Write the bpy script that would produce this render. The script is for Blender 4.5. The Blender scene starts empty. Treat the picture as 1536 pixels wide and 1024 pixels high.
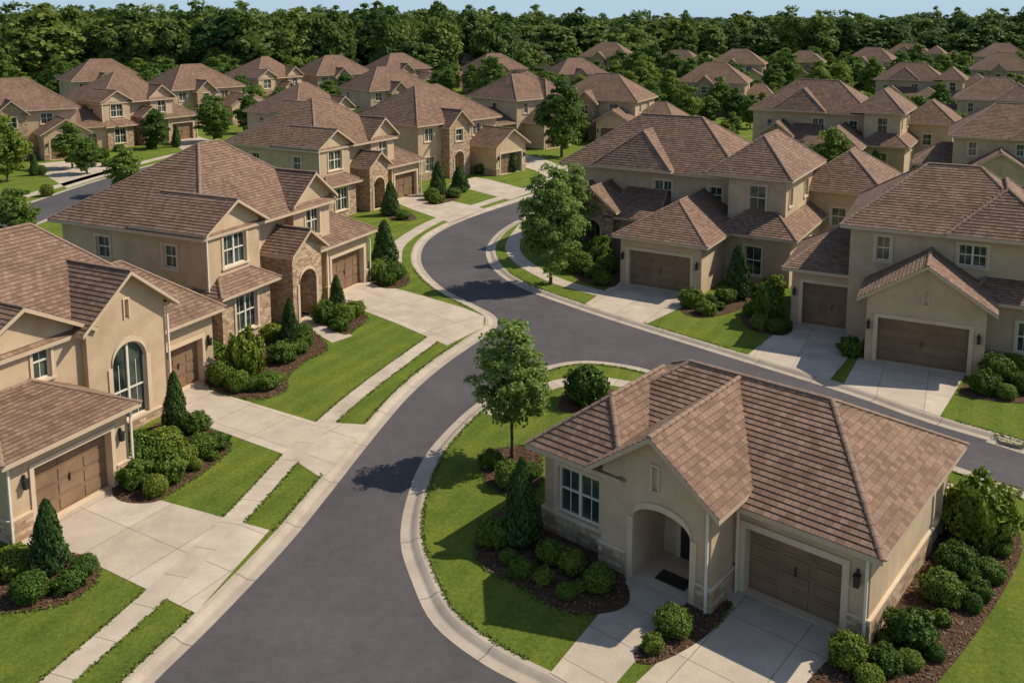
import bpy, math, random
import numpy as np
from mathutils import Vector, Matrix
from mathutils.geometry import tessellate_polygon
random.seed(7); RS=np.random.RandomState(7)
scene=bpy.context.scene
COL=scene.collection
# ------------------------------------------------------------------ materials
def newmat(name):
    m=bpy.data.materials.new(name); m.use_nodes=True
    nt=m.node_tree; bs=nt.nodes['Principled BSDF']
    return m,nt,bs
def N(nt,t,**kw):
    n=nt.nodes.new(t)
    for k,v in kw.items():
        if k in n.inputs: n.inputs[k].default_value=v
        else: setattr(n,k,v)
    return n
def ramp(nt,stops):
    r=nt.nodes.new('ShaderNodeValToRGB'); e=r.color_ramp.elements
    e[0].position=stops[0][0]; e[0].color=(*stops[0][1],1)
    e[1].position=stops[-1][0]; e[1].color=(*stops[-1][1],1)
    for p,c in stops[1:-1]:
        x=e.new(p); x.color=(*c,1)
    return r
def mix(nt,fac,a,b,mode='MIX'):
    m=nt.nodes.new('ShaderNodeMix'); m.data_type='RGBA'; m.blend_type=mode
    for s,i in ((fac,0),(a,6),(b,7)):
        if isinstance(s,(int,float)): m.inputs[i].default_value=s
        elif isinstance(s,tuple): m.inputs[i].default_value=(*s,1)
        else: nt.links.new(s,m.inputs[i])
    return m.outputs[2]
def noise(nt,vec,scale,detail=5,rough=.6):
    n=N(nt,'ShaderNodeTexNoise'); n.inputs['Scale'].default_value=scale; n.inputs['Detail'].default_value=detail; n.inputs['Roughness'].default_value=rough
    nt.links.new(vec,n.inputs['Vector']); return n.outputs['Fac']
def bump(nt,bs,h,strength,dist):
    b=N(nt,'ShaderNodeBump'); b.inputs['Strength'].default_value=strength; b.inputs['Distance'].default_value=dist
    nt.links.new(h,b.inputs['Height']); nt.links.new(b.outputs[0],bs.inputs['Normal'])
def simple(name,c1,c2,scale,rough=.9,bs_=.3,bd=.01,bscale=None,detail=6,spec=.3,coord='Object',big=None):
    m,nt,bs=newmat(name)
    tc=N(nt,'ShaderNodeTexCoord'); v=tc.outputs[coord]
    f=noise(nt,v,scale,detail)
    r=ramp(nt,[(.35,c1),(.65,c2)]); nt.links.new(f,r.inputs[0]); c=r.outputs[0]
    if big:
        f2=noise(nt,v,big[0],4); r2=ramp(nt,[(.3,(big[1],)*3),(.7,(big[2],)*3)]); nt.links.new(f2,r2.inputs[0])
        c=mix(nt,1.0,c,r2.outputs[0],'MULTIPLY')
    nt.links.new(c,bs.inputs['Base Color'])
    bs.inputs['Roughness'].default_value=rough; bs.inputs['Specular IOR Level'].default_value=spec
    if bs_: bump(nt,bs,noise(nt,v,bscale or scale*4,4),bs_,bd)
    return m
M={}
M['stucco']=simple('stucco',(.49,.35,.215),(.57,.42,.265),1.3,.95,.7,.014,40,big=(.35,.82,1.08))
M['trim']=simple('trim_stucco',(.58,.44,.29),(.64,.49,.33),2,.9,.2,.005,40,big=(.6,.9,1.05))
M['fascia']=simple('fascia_paint',(.48,.355,.235),(.54,.405,.27),2,.7,.05,.003)
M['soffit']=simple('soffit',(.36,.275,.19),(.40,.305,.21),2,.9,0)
M['frame']=simple('window_frame',(.66,.59,.47),(.70,.63,.51),3,.5,0)
M['garage']=simple('garage_door_paint',(.20,.122,.068),(.25,.158,.09),1.5,.6,.1,.003,30,big=(.8,.88,1.1))
M['door']=simple('dark_door',(.03,.025,.02),(.045,.035,.03),3,.4,0)
M['metal']=simple('dark_metal',(.02,.02,.02),(.03,.03,.03),3,.4,0)
m,nt,bs=newmat('window_glass'); tc=N(nt,'ShaderNodeTexCoord')
f=noise(nt,tc.outputs['Object'],1.2,2); r=ramp(nt,[(.35,(.012,.022,.02)),(.7,(.07,.095,.075))]); nt.links.new(f,r.inputs[0]); nt.links.new(r.outputs[0],bs.inputs['Base Color'])
bs.inputs['Roughness'].default_value=.06; bs.inputs['Specular IOR Level'].default_value=.7; M['glass']=m
m,nt,bs=newmat('stone_veneer'); uv=N(nt,'ShaderNodeUVMap')
nz=N(nt,'ShaderNodeTexNoise'); nz.inputs['Scale'].default_value=2.5; nt.links.new(uv.outputs[0],nz.inputs['Vector'])
vm=N(nt,'ShaderNodeVectorMath',operation='SCALE'); vm.inputs['Scale'].default_value=.06; nt.links.new(nz.outputs['Color'],vm.inputs[0])
va=N(nt,'ShaderNodeVectorMath',operation='ADD'); nt.links.new(uv.outputs[0],va.inputs[0]); nt.links.new(vm.outputs[0],va.inputs[1])
bt=N(nt,'ShaderNodeTexBrick'); bt.inputs['Scale'].default_value=1; bt.inputs['Brick Width'].default_value=.36; bt.inputs['Row Height'].default_value=.15; bt.inputs['Mortar Size'].default_value=.012
bt.inputs['Color1'].default_value=(.30,.18,.10,1); bt.inputs['Color2'].default_value=(.60,.435,.27,1); bt.inputs['Mortar'].default_value=(.36,.26,.17,1)
nt.links.new(va.outputs[0],bt.inputs['Vector'])
f=noise(nt,uv.outputs[0],5,5); r=ramp(nt,[(.3,(.75,)*3),(.7,(1.2,)*3)]); nt.links.new(f,r.inputs[0])
nt.links.new(mix(nt,1.0,bt.outputs['Color'],r.outputs[0],'MULTIPLY'),bs.inputs['Base Color']); bs.inputs['Roughness'].default_value=.95
mm=N(nt,'ShaderNodeMath',operation='SUBTRACT'); nt.links.new(f,mm.inputs[0]); nt.links.new(bt.outputs['Fac'],mm.inputs[1]); bump(nt,bs,mm.outputs[0],.8,.03); M['stone']=m
H=.215
m,nt,bs=newmat('roof_tiles'); uv=N(nt,'ShaderNodeUVMap')
bt=N(nt,'ShaderNodeTexBrick'); bt.inputs['Scale'].default_value=1; bt.inputs['Brick Width'].default_value=.23; bt.inputs['Row Height'].default_value=H; bt.inputs['Mortar Size'].default_value=.007; bt.inputs['Mortar Smooth'].default_value=.4
bt.inputs['Color1'].default_value=(.180,.110,.072,1); bt.inputs['Color2'].default_value=(.285,.182,.122,1); bt.inputs['Mortar'].default_value=(.12,.073,.05,1)
nt.links.new(uv.outputs[0],bt.inputs['Vector'])
tc=N(nt,'ShaderNodeTexCoord')
f=noise(nt,tc.outputs['Object'],.6,7,.7); r=ramp(nt,[(.3,(.78,.77,.77)),(.5,(.98,.98,.98)),(.7,(1.17,1.14,1.1))]); nt.links.new(f,r.inputs[0])
c=mix(nt,1.0,bt.outputs['Color'],r.outputs[0],'MULTIPLY')
f2=noise(nt,tc.outputs['Object'],16,4,.7); r=ramp(nt,[(.3,(.78,)*3),(.7,(1.2,)*3)]); nt.links.new(f2,r.inputs[0])
c=mix(nt,1.0,c,r.outputs[0],'MULTIPLY')
nt.links.new(c,bs.inputs['Base Color']); bs.inputs['Roughness'].default_value=.9; bs.inputs['Specular IOR Level'].default_value=.15
mm=N(nt,'ShaderNodeMath',operation='SUBTRACT'); nt.links.new(f2,mm.inputs[0]); nt.links.new(bt.outputs['Fac'],mm.inputs[1]); bump(nt,bs,mm.outputs[0],.5,.02); M['roof']=m
M['ridge']=simple('ridge_tiles',(.23,.147,.10),(.31,.205,.142),2.5,.9,.2,.01,20,spec=.15)
def grassmat():
    m,nt,bs=newmat('grass'); tc=N(nt,'ShaderNodeTexCoord'); v=tc.outputs['Object']
    f=noise(nt,v,7,8,.78); r=ramp(nt,[(.3,(.092,.128,.014)),(.5,(.142,.182,.024)),(.72,(.215,.242,.044))]); nt.links.new(f,r.inputs[0])
    f2=noise(nt,v,.45,6,.7); r2=ramp(nt,[(.3,(.68,.80,.78)),(.5,(.96,.98,.96)),(.7,(1.28,1.12,1.08))]); nt.links.new(f2,r2.inputs[0])
    f3=noise(nt,v,38,3,.85); r3=ramp(nt,[(.3,(.42,)*3),(.7,(1.48,)*3)]); nt.links.new(f3,r3.inputs[0])
    mp=N(nt,'ShaderNodeMapping'); mp.inputs['Rotation'].default_value=(0,0,math.radians(28)); nt.links.new(v,mp.inputs[0])
    wv=N(nt,'ShaderNodeTexWave'); wv.inputs['Scale'].default_value=.28; wv.inputs['Distortion'].default_value=.8; wv.inputs['Detail'].default_value=2; nt.links.new(mp.outputs[0],wv.inputs['Vector'])
    r4=ramp(nt,[(.35,(.93,.94,.94)),(.65,(1.06,1.05,1.04))]); nt.links.new(wv.outputs['Fac'],r4.inputs[0])
    c=mix(nt,1.0,mix(nt,1.0,r.outputs[0],r2.outputs[0],'MULTIPLY'),r3.outputs[0],'MULTIPLY')
    c=mix(nt,1.0,c,r4.outputs[0],'MULTIPLY')
    nt.links.new(c,bs.inputs['Base Color']); bs.inputs['Roughness'].default_value=1; bs.inputs['Specular IOR Level'].default_value=.1
    bump(nt,bs,f3,.9,.05); return m
M['grass']=grassmat()
def asphalt():
    m,nt,bs=newmat('asphalt'); tc=N(nt,'ShaderNodeTexCoord'); v=tc.outputs['Object']
    f=noise(nt,v,55,3,.85); r=ramp(nt,[(.3,(.056,.050,.049)),(.7,(.128,.114,.110))]); nt.links.new(f,r.inputs[0])
    f2=noise(nt,v,.22,6,.65); r2=ramp(nt,[(.3,(.82,.82,.83)),(.7,(1.16,1.15,1.14))]); nt.links.new(f2,r2.inputs[0])
    f3=noise(nt,v,2.2,6,.7); r3=ramp(nt,[(.3,(.88,)*3),(.7,(1.1,)*3)]); nt.links.new(f3,r3.inputs[0])
    c=mix(nt,1.0,mix(nt,1.0,r.outputs[0],r2.outputs[0],'MULTIPLY'),r3.outputs[0],'MULTIPLY')
    nt.links.new(c,bs.inputs['Base Color']); bs.inputs['Roughness'].default_value=.92; bs.inputs['Specular IOR Level'].default_value=.2
    bump(nt,bs,f,.5,.008); return m
M['asphalt']=asphalt()
def concrete(name,bw,rh,k=1.0,mortar=.014):
    m,nt,bs=newmat(name); tc=N(nt,'ShaderNodeTexCoord'); v=tc.outputs['Object']; uv=N(nt,'ShaderNodeUVMap')
    bt=N(nt,'ShaderNodeTexBrick',offset=0.0); bt.inputs['Scale'].default_value=1; bt.inputs['Brick Width'].default_value=bw; bt.inputs['Row Height'].default_value=rh; bt.inputs['Mortar Size'].default_value=mortar; bt.inputs['Mortar Smooth'].default_value=.2
    bt.inputs['Color1'].default_value=(.49*k,.395*k,.29*k,1); bt.inputs['Color2'].default_value=(.56*k,.46*k,.345*k,1); bt.inputs['Mortar'].default_value=(.22*k,.17*k,.125*k,1)
    nt.links.new(uv.outputs[0],bt.inputs['Vector'])
    f=noise(nt,v,.9,6,.65); r=ramp(nt,[(.3,(.78,.77,.76)),(.7,(1.08,1.07,1.06))]); nt.links.new(f,r.inputs[0])
    f2=noise(nt,v,26,4,.75); r2=ramp(nt,[(.3,(.84,)*3),(.7,(1.08,)*3)]); nt.links.new(f2,r2.inputs[0])
    c=mix(nt,1.0,mix(nt,1.0,bt.outputs['Color'],r.outputs[0],'MULTIPLY'),r2.outputs[0],'MULTIPLY')
    nt.links.new(c,bs.inputs['Base Color']); bs.inputs['Roughness'].default_value=.9
    bump(nt,bs,f2,.3,.006); return m
M['drive']=concrete('concrete_slabs',2.0,2.4)
M['walk']=concrete('concrete_walk',1.5,50.0,.98)
M['kerb']=concrete('concrete_kerb',3.0,50.0,.86,.02)
M['mulch']=simple('mulch',(.055,.028,.016),(.17,.095,.055),20,1,.9,.06,30,8,.1,big=(1.5,.75,1.15))
M['floor']=simple('woodland_soil',(.02,.035,.01),(.05,.07,.02),.3,1,0)
def leafmat(name,a,b,tr=.25,hue=1.0):
    m,nt,bs=newmat(name)
    g=N(nt,'ShaderNodeNewGeometry'); oi=N(nt,'ShaderNodeObjectInfo')
    r=ramp(nt,[(0,a),(1,b)]); nt.links.new(g.outputs['Random Per Island'],r.inputs[0])
    r2=ramp(nt,[(0,(.50,.64,.62)),(.35,(.85,.90,.85)),(.65,(1.05,1.02,1)),(1,(1.45,1.2,1.0))]); nt.links.new(oi.outputs['Random'],r2.inputs[0])
    c=mix(nt,hue,r.outputs[0],r2.outputs[0],'MULTIPLY')
    nt.links.new(c,bs.inputs['Base Color']); bs.inputs['Roughness'].default_value=.6; bs.inputs['Specular IOR Level'].default_value=.2
    t=N(nt,'ShaderNodeBsdfTranslucent'); nt.links.new(c,t.inputs[0])
    ms=N(nt,'ShaderNodeMixShader'); ms.inputs[0].default_value=tr
    out=nt.nodes['Material Output']; nt.links.new(bs.outputs[0],ms.inputs[1]); nt.links.new(t.outputs[0],ms.inputs[2]); nt.links.new(ms.outputs[0],out.inputs[0])
    return m
M['leaf']=leafmat('leaves_tree',(.095,.16,.022),(.20,.28,.05),.42)
M['leaf_light']=leafmat('leaves_young',(.15,.225,.04),(.29,.38,.095),.45,.25)
M['leaf_shrub']=leafmat('leaves_boxwood',(.06,.11,.014),(.20,.27,.035),.2)
M['leaf_cone']=leafmat('leaves_conifer',(.035,.072,.016),(.105,.165,.035),.15,.6)
M['leaf_forest']=leafmat('leaves_forest',(.085,.14,.026),(.17,.235,.048),.38)
M['leaf_far_haze']=leafmat('leaves_far_haze',(.105,.155,.09),(.17,.23,.13),.35)  # aerial haze painted into the leaf colour: paler and bluer for distant woods
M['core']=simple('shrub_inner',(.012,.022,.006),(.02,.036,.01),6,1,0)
M['bark']=simple('bark',(.06,.042,.03),(.13,.095,.065),8,.95,.6,.02,30)
# ------------------------------------------------------------------ mesh helpers
def mk(name,verts,faces,mats,uvs=None,mi=None,parent=None,smooth=False,link=True):
    me=bpy.data.meshes.new(name); me.from_pydata([tuple(v) for v in verts],[],faces)
    for m_ in mats: me.materials.append(m_)
    if uvs is not None:
        ul=me.uv_layers.new(name='UVMap'); flat=np.array([c for f in uvs for p in f for c in p],dtype=np.float32)
        ul.data.foreach_set('uv',flat)
    if mi is not None: me.polygons.foreach_set('material_index',np.array(mi,dtype=np.int32))
    if smooth: me.polygons.foreach_set('use_smooth',[True]*len(me.polygons))
    me.update()
    ob=bpy.data.objects.new(name,me)
    if link: COL.objects.link(ob)
    if parent: ob.parent=parent
    return ob
def catmull(pts,n=6):
    P=[Vector(p) for p in pts]; P=[2*P[0]-P[1]]+P+[2*P[-1]-P[-2]]; out=[]
    for i in range(1,len(P)-2):
        a,b,c,d=P[i-1:i+3]
        for k in range(n):
            t=k/n; out.append(.5*((2*b)+(c-a)*t+(2*a-5*b+4*c-d)*t*t+(3*b-a-3*c+d)*t**3))
    out.append(P[-2]); return out
def offset(pts,d):
    out=[]
    for i,p in enumerate(pts):
        a=pts[max(0,i-1)]; b=pts[min(len(pts)-1,i+1)]; t=(b-a).normalized(); out.append(p+Vector((-t.y,t.x))*d)
    return out
def sheet(name,pts,z,mat,ang=0.0,edge=0.0):
    V3=[Vector((p[0],p[1],z)) for p in pts]; tris=tessellate_polygon([V3])
    ca,sa=math.cos(ang),math.sin(ang)
    faces=[]; uvs=[]
    for t in tris:
        a,b,c=t
        if (V3[b]-V3[a]).cross(V3[c]-V3[a]).z<0: t=(a,c,b)
        faces.append(tuple(t)); uvs.append([(V3[i].x*ca+V3[i].y*sa,-V3[i].x*sa+V3[i].y*ca) for i in t])
    vv=list(V3)
    if edge:
        n=len(V3); vv+= [Vector((p.x,p.y,z-edge)) for p in V3]
        for i in range(n):
            j=(i+1)%n; faces.append((i,j,n+j,n+i)); uvs.append([(0.1,0.1),(.2,.1),(.2,.2),(.1,.2)])
    return mk(name,vv,faces,[mat],uvs)
def strip(name,pts,prof,mat):
    rows=[offset(pts,o) for o,_ in prof]; n=len(pts); V=[];F=[];U=[]
    L=[0]
    for i in range(1,n): L.append(L[-1]+(pts[i]-pts[i-1]).length)
    for r,(o,z) in zip(rows,prof):
        for p in r: V.append((p.x,p.y,z))
    for k in range(len(prof)-1):
        for i in range(n-1):
            F.append((k*n+i,k*n+i+1,(k+1)*n+i+1,(k+1)*n+i)); U.append([(L[i],prof[k][0]+5),(L[i+1],prof[k][0]+5),(L[i+1],prof[k+1][0]+5),(L[i],prof[k+1][0]+5)])
    return mk(name,V,F,[mat],U)
# ------------------------------------------------------------------ terrain & roads
mk('ground',[(-4000,-500,0),(4000,-500,0),(4000,8000,0),(-4000,8000,0)],[(0,1,2,3)],[M['grass']],[[(0,0),(1,0),(1,1),(0,1)]])
roadL=catmull([(-20,-6),(-14,8),(-10.9,20),(-9.9,23.5),(-9.0,26.1),(-7.9,29.8),(-7.1,33.4),(-6.2,37.7),(-5.2,41.8),(-3.9,45.4),(-2.4,48.6),(-1.5,50.5),(-1.5,52.4),(-2.7,54.4),(-4.5,57.1),(-6.1,60.8),(-7.1,65.0),(-7.2,69.9),(-6.2,74.3),(-4.0,79.3),(-0.7,84.8),(3.0,90.7),(5.0,95.6),(7.4,103.2),(12,114.8),(20.5,134)],5)
far=catmull([(60,-1),(23.1,33.8),(20.6,36.6),(18.1,39.0),(15.8,41.9),(12.0,45.9),(7.8,50.3),(4.1,54.4),(0.9,58.5),(-0.8,62.4),(-1.5,66.9),(-1.2,70.9),(-0.2,75.0),(1.9,80.1),(4.6,86.7),(7.6,92.5),(12.0,100.9),(17.3,111.4),(27.5,131.5)],5)
near=catmull([(14,6),(8,16),(5,20),(2.2,22.5),(0.9,23.5),(-0.5,24.5),(-1.9,26.0),(-2.7,27.9),(-3.3,30.0),(-3.4,32.5),(-3.1,35.5),(-2.2,38.4),(-1.1,40.8),(0.4,43.2),(2,44.8),(3.7,45.4),(5.7,44.8),(7.4,43.5),(10,41.1),(16.8,34.7),(18.4,32.7),(20.8,30.4),(57,-4)],5)
sheet('asphalt_road',roadL+far[::-1]+near[::-1],.006,M['asphalt'])
KP=lambda s,a:[( s*(-.58+a),.014),(s*(-.30+a),.012),(s*(-.24+a),.022),(s*(-.12+a),.085),(s*(-.03+a),.12),(s*(.13+a),.128),(s*(.14+a),.05)]
strip('concrete_kerb',roadL,KP(1,0),M['kerb'])
strip('concrete_kerb',far,KP(-1,.15),M['kerb'])
strip('concrete_kerb',near,KP(-1,.2),M['kerb'])
lawnL=offset(roadL,.06); lawnF=offset(far,-.2); lawnN=offset(near,-.26)
sheet('lawn',[tuple(p) for p in lawnL]+[(20,160),(0,225),(-160,225),(-160,-6)],.12,M['grass'])
sheet('lawn',[tuple(p) for p in lawnF]+[(30,160),(40,260),(190,260),(190,-1)],.12,M['grass'])
sheet('lawn',[tuple(p) for p in lawnN]+[(50,-12),(20,-10)],.12,M['grass'])
stl=catmull([(-40.5,40),(-41.3,60),(-42.5,73),(-42.1,85),(-41,97.5),(-38.5,111),(-35,125),(-33,150)],5)
strip('side_street',stl,[(2.6,.125),(-2.6,.125)],M['asphalt'])
strip('street_edge',stl,[(3.1,.131),(2.6,.132)],M['kerb']); strip('street_edge',stl,[(-2.6,.132),(-3.1,.131)],M['kerb'])
strip('sidewalk',offset(stl,5),[(.6,.13),(-.6,.13)],M['walk'])
A=math.radians
sheet('concrete_driveway',[(-18,31.5),(-14.6,33.2),(-8.1,30.4),(-9.1,26.15),(-12.9,28.4),(-15.9,29.6)],.130,M['drive'],A(60))
sheet('concrete_driveway',[(-17,41.3),(-15.6,43.6),(-14.3,42.8),(-12.6,41.1),(-8.4,38.6),(-6.05,38.3),(-7.05,33.8),(-8.8,35.6),(-13.2,38.4),(-15.6,40.6)],.130,M['drive'],A(58))
sheet('concrete_driveway',[(-12.6,56.4),(-10.9,60),(-9.1,59),(-6.7,57.2),(-2.9,53.9),(-1.6,52.3),(-1.6,50.4),(-3.4,47.6),(-6.3,50.9),(-10.8,55.4)],.130,M['drive'],A(45))
sheet('concrete_driveway',[(-12.2,86.2),(-9.5,90),(-8.7,89),(-2.4,82.0),(-5.2,76.4),(-9.2,82.1),(-11,85.2)],.130,M['drive'],A(50))
sheet('concrete_driveway',[(-6.6,94.4),(-4,98.5),(-2.6,97.3),(2.2,90.4),(-.2,86.0),(-3.2,90)],.130,M['drive'],A(50))
sheet('concrete_driveway',[(-1,110),(1.5,115),(3.6,112.5),(6.6,103.2),(4.6,96.2),(2.6,103)],.130,M['drive'],A(50))
sheet('concrete_driveway',[(6.9,59.2),(11.8,56.6),(11.5,55.6),(7.5,50.95),(4.35,54.5)],.130,M['drive'],A(-31))
sheet('concrete_driveway',[(15.9,51.6),(19.6,49.9),(19.2,49.2),(15.0,43.0),(12.0,46.3)],.130,M['drive'],A(-27))
sheet('concrete_driveway',[(17.9,46.6),(22.3,44.4),(18.4,39.1),(15.55,42.6)],.130,M['drive'],A(-27))
sheet('concrete_driveway',[(7.0,27.6),(9.8,25.2),(4.6,18.6),(2.4,22.7),(3.1,23.3)],.130,M['drive'],A(-40))
sheet('front_walk',[(3.3,28.6),(5.3,27.4),(5.1,26.6),(2.2,22.75),(1.0,23.75),(3.5,27.7)],.136,M['walk'],A(50))
sheet('concrete_driveway',[(-57,107),(-52,111.5),(-44,102.6),(-45,92)],.130,M['drive'],A(38))
sheet('concrete_driveway',[(-49,128),(-46,133),(-36,120),(-38.6,112.5)],.130,M['drive'],A(55))
sheet('front_walk',[(-12.4,51.6),(-11.1,52.6),(-8.6,49.0),(-9.5,48.0)],.136,M['walk'],A(-45))
swl=catmull([(-17,8),(-12.9,20),(-11.7,23.5),(-10.5,27.2),(-9.5,31.0),(-8.7,35.0),(-8.2,37.4),(-6.8,42.0),(-4.1,48.9)],5)
strip('sidewalk',swl,[(.42,.134),(-.42,.134)],M['walk'])
strip('sidewalk',catmull([(-7.5,59.3),(-8.3,64),(-8.6,69),(-7.2,75),(-4.9,80.5),(-1.7,86),(2,92.3),(4,97.5),(6,104),(10.8,115.5),(19,134)],5),[(.55,.134),(-.55,.134)],M['walk'])
strip('sidewalk',catmull([(1.2,76),(.2,70.5),(.1,67),(.9,63.5),(2.9,59.4),(5.8,56.4)],5),[(.55,.134),(-.55,.134)],M['walk'])
strip('sidewalk',catmull([(-.9,39.2),(-.1,40.4),(1.2,41.9),(3,43.0),(5,42.7),(7.5,40.8),(16,33)],5),[(.42,.134),(-.42,.134)],M['walk'])
BED=[]
def bed(pts):
    p=catmull(pts+[pts[0]],5)[:-1]; BED.append(p)
    sheet('mulch_bed',p,.142,M['mulch'],0,.03)
bed([(-16.9,28.2),(-15.3,29.2),(-13.5,28.9),(-12.7,28),(-12.7,27.1),(-13.3,26.4),(-14.9,26.1),(-17,26.4)])
bed([(-15.3,35.4),(-14.3,32.6),(-12.8,32.1),(-12.1,33.1),(-11.2,35.7),(-11.7,37.2),(-13.3,38.1),(-15,38.4)])
bed([(-15.6,46.3),(-14.6,43.3),(-13.7,41.8),(-11.5,40.8),(-10.4,41.8),(-10.7,43.4),(-10.3,45.4),(-9.6,47.4),(-11.9,50.9),(-14,50)])
bed([(-10.6,53.8),(-8.3,52.3),(-8.6,50.2),(-9.2,49.3),(-11,51.6),(-11.6,53)])
bed([(-9.1,58.9),(-7.9,57.7),(-6.7,58.7),(-7.4,62.4),(-8.9,64.6),(-10,63)])
bed([(-1.0,31),(-1.2,29.3),(-.8,28.2),(.4,27.2),(1.4,26.2),(2.9,26.2),(3.5,27.0),(3,29),(1.4,30.8),(.5,32.3)])
bed([(-1.1,36),(-1.2,34.7),(-.8,33.2),(.4,32.3),(1.1,33.9),(.85,36.3)])
bed([(5.2,26.6),(4.7,26.2),(3.3,24.5),(3.8,24.1),(5.4,25.2),(6.4,26.6)])
bed([(9.75,25.2),(8.6,24.4),(7.3,22.8),(9.5,22.4),(12,24.4),(14.9,27.4),(16.6,29.6),(16.9,31.4),(14.9,31.9)])
bed([(11.6,56),(9.9,53.4),(11.1,52),(14.3,54.4),(14.3,56.8)])
bed([(13.1,52.2),(13.1,50.1),(14.6,49.1),(15.6,50.6),(15.1,53.2)])
bed([(22.4,43.8),(20.5,41.6),(21.8,40.6),(23.9,40.8),(26.2,44.2)])
bed([(2.3,41.6),(4.6,42),(4.6,39.5),(2.2,39.6)])
bed([(4,63),(4.2,60),(5.6,58),(6.8,58.6),(7.2,62.5)])
bed([(-11.8,80),(-9.5,77),(-8.2,78.2),(-10,82)]); bed([(-8.6,88),(-7.3,84),(-5,87),(-6,91.5)])
# ------------------------------------------------------------------ house builder
class B:
    def __init__(s): s.p={}; s.k=0
    def add(s,part,pts,uv=None):
        d=s.p.setdefault(part,[[],[],[]]); n=len(d[0]); d[0].extend([tuple(p) for p in pts]); d[1].append(tuple(range(n,n+len(pts))))
        d[2].append(uv if uv else [(0.01*i,0.01) for i in range(len(pts))])
PM={'stucco_walls':'stucco','stone_walls':'stone','trim':'trim','fascia':'fascia','soffit':'soffit','window_frames':'frame','window_glass':'glass','garage_door':'garage','front_door':'door','wall_lanterns':'metal','roof':'roof','ridge_caps':'ridge','downspouts':'frame','roof_vents':'metal'}
class W:
    def __init__(s,b,p0,p1):
        s.b=b; s.p0=Vector(p0); d=Vector(p1)-s.p0; s.L=d.length; s.d=d/s.L; s.n=Vector((s.d.y,-s.d.x))
    def P(s,a,z,o):
        q=s.p0+s.d*a+s.n*o; return Vector((q.x,q.y,z))
    def quad(s,part,pts):
        s.b.add(part,[s.P(*p) for p in pts],[(p[0]+p[2],p[1]) for p in pts])
    def band(s,part,a,b_,za0,zb0,za1,zb1,o0,o1):
        q=s.quad
        q(part,[(a,za0,o1),(b_,zb0,o1),(b_,zb1,o1),(a,za1,o1)])
        q(part,[(a,za1,o1),(b_,zb1,o1),(b_,zb1,o0),(a,za1,o0)])
        q(part,[(a,za0,o0),(b_,zb0,o0),(b_,zb0,o1),(a,za0,o1)])
        q(part,[(a,za0,o0),(a,za0,o1),(a,za1,o1),(a,za1,o0)])
        q(part,[(b_,zb0,o1),(b_,zb0,o0),(b_,zb1,o0),(b_,zb1,o1)])
    def box(s,part,a,b_,z0,z1,o0,o1): s.band(part,a,b_,z0,z0,z1,z1,o0,o1)
def OP(kind,s0,s1,z0,z1,rise=0,dep=None,nx=None,trim=.14):
    return dict(k=kind,s0=s0,s1=s1,z0=z0,z1=z1,r=rise,dep=dep or {'win':.16,'garage':.32,'door':.2,'porch':1.8,'slit':.1}[kind],nx=nx,trim=trim)
def otop(o,s):
    if not o['r']: return o['z1']
    c=(o['s0']+o['s1'])/2; hw=(o['s1']-o['s0'])/2; t=max(0,1-((s-c)/hw)**2)
    return o['z1']-o['r']+o['r']*math.sqrt(t)
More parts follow.
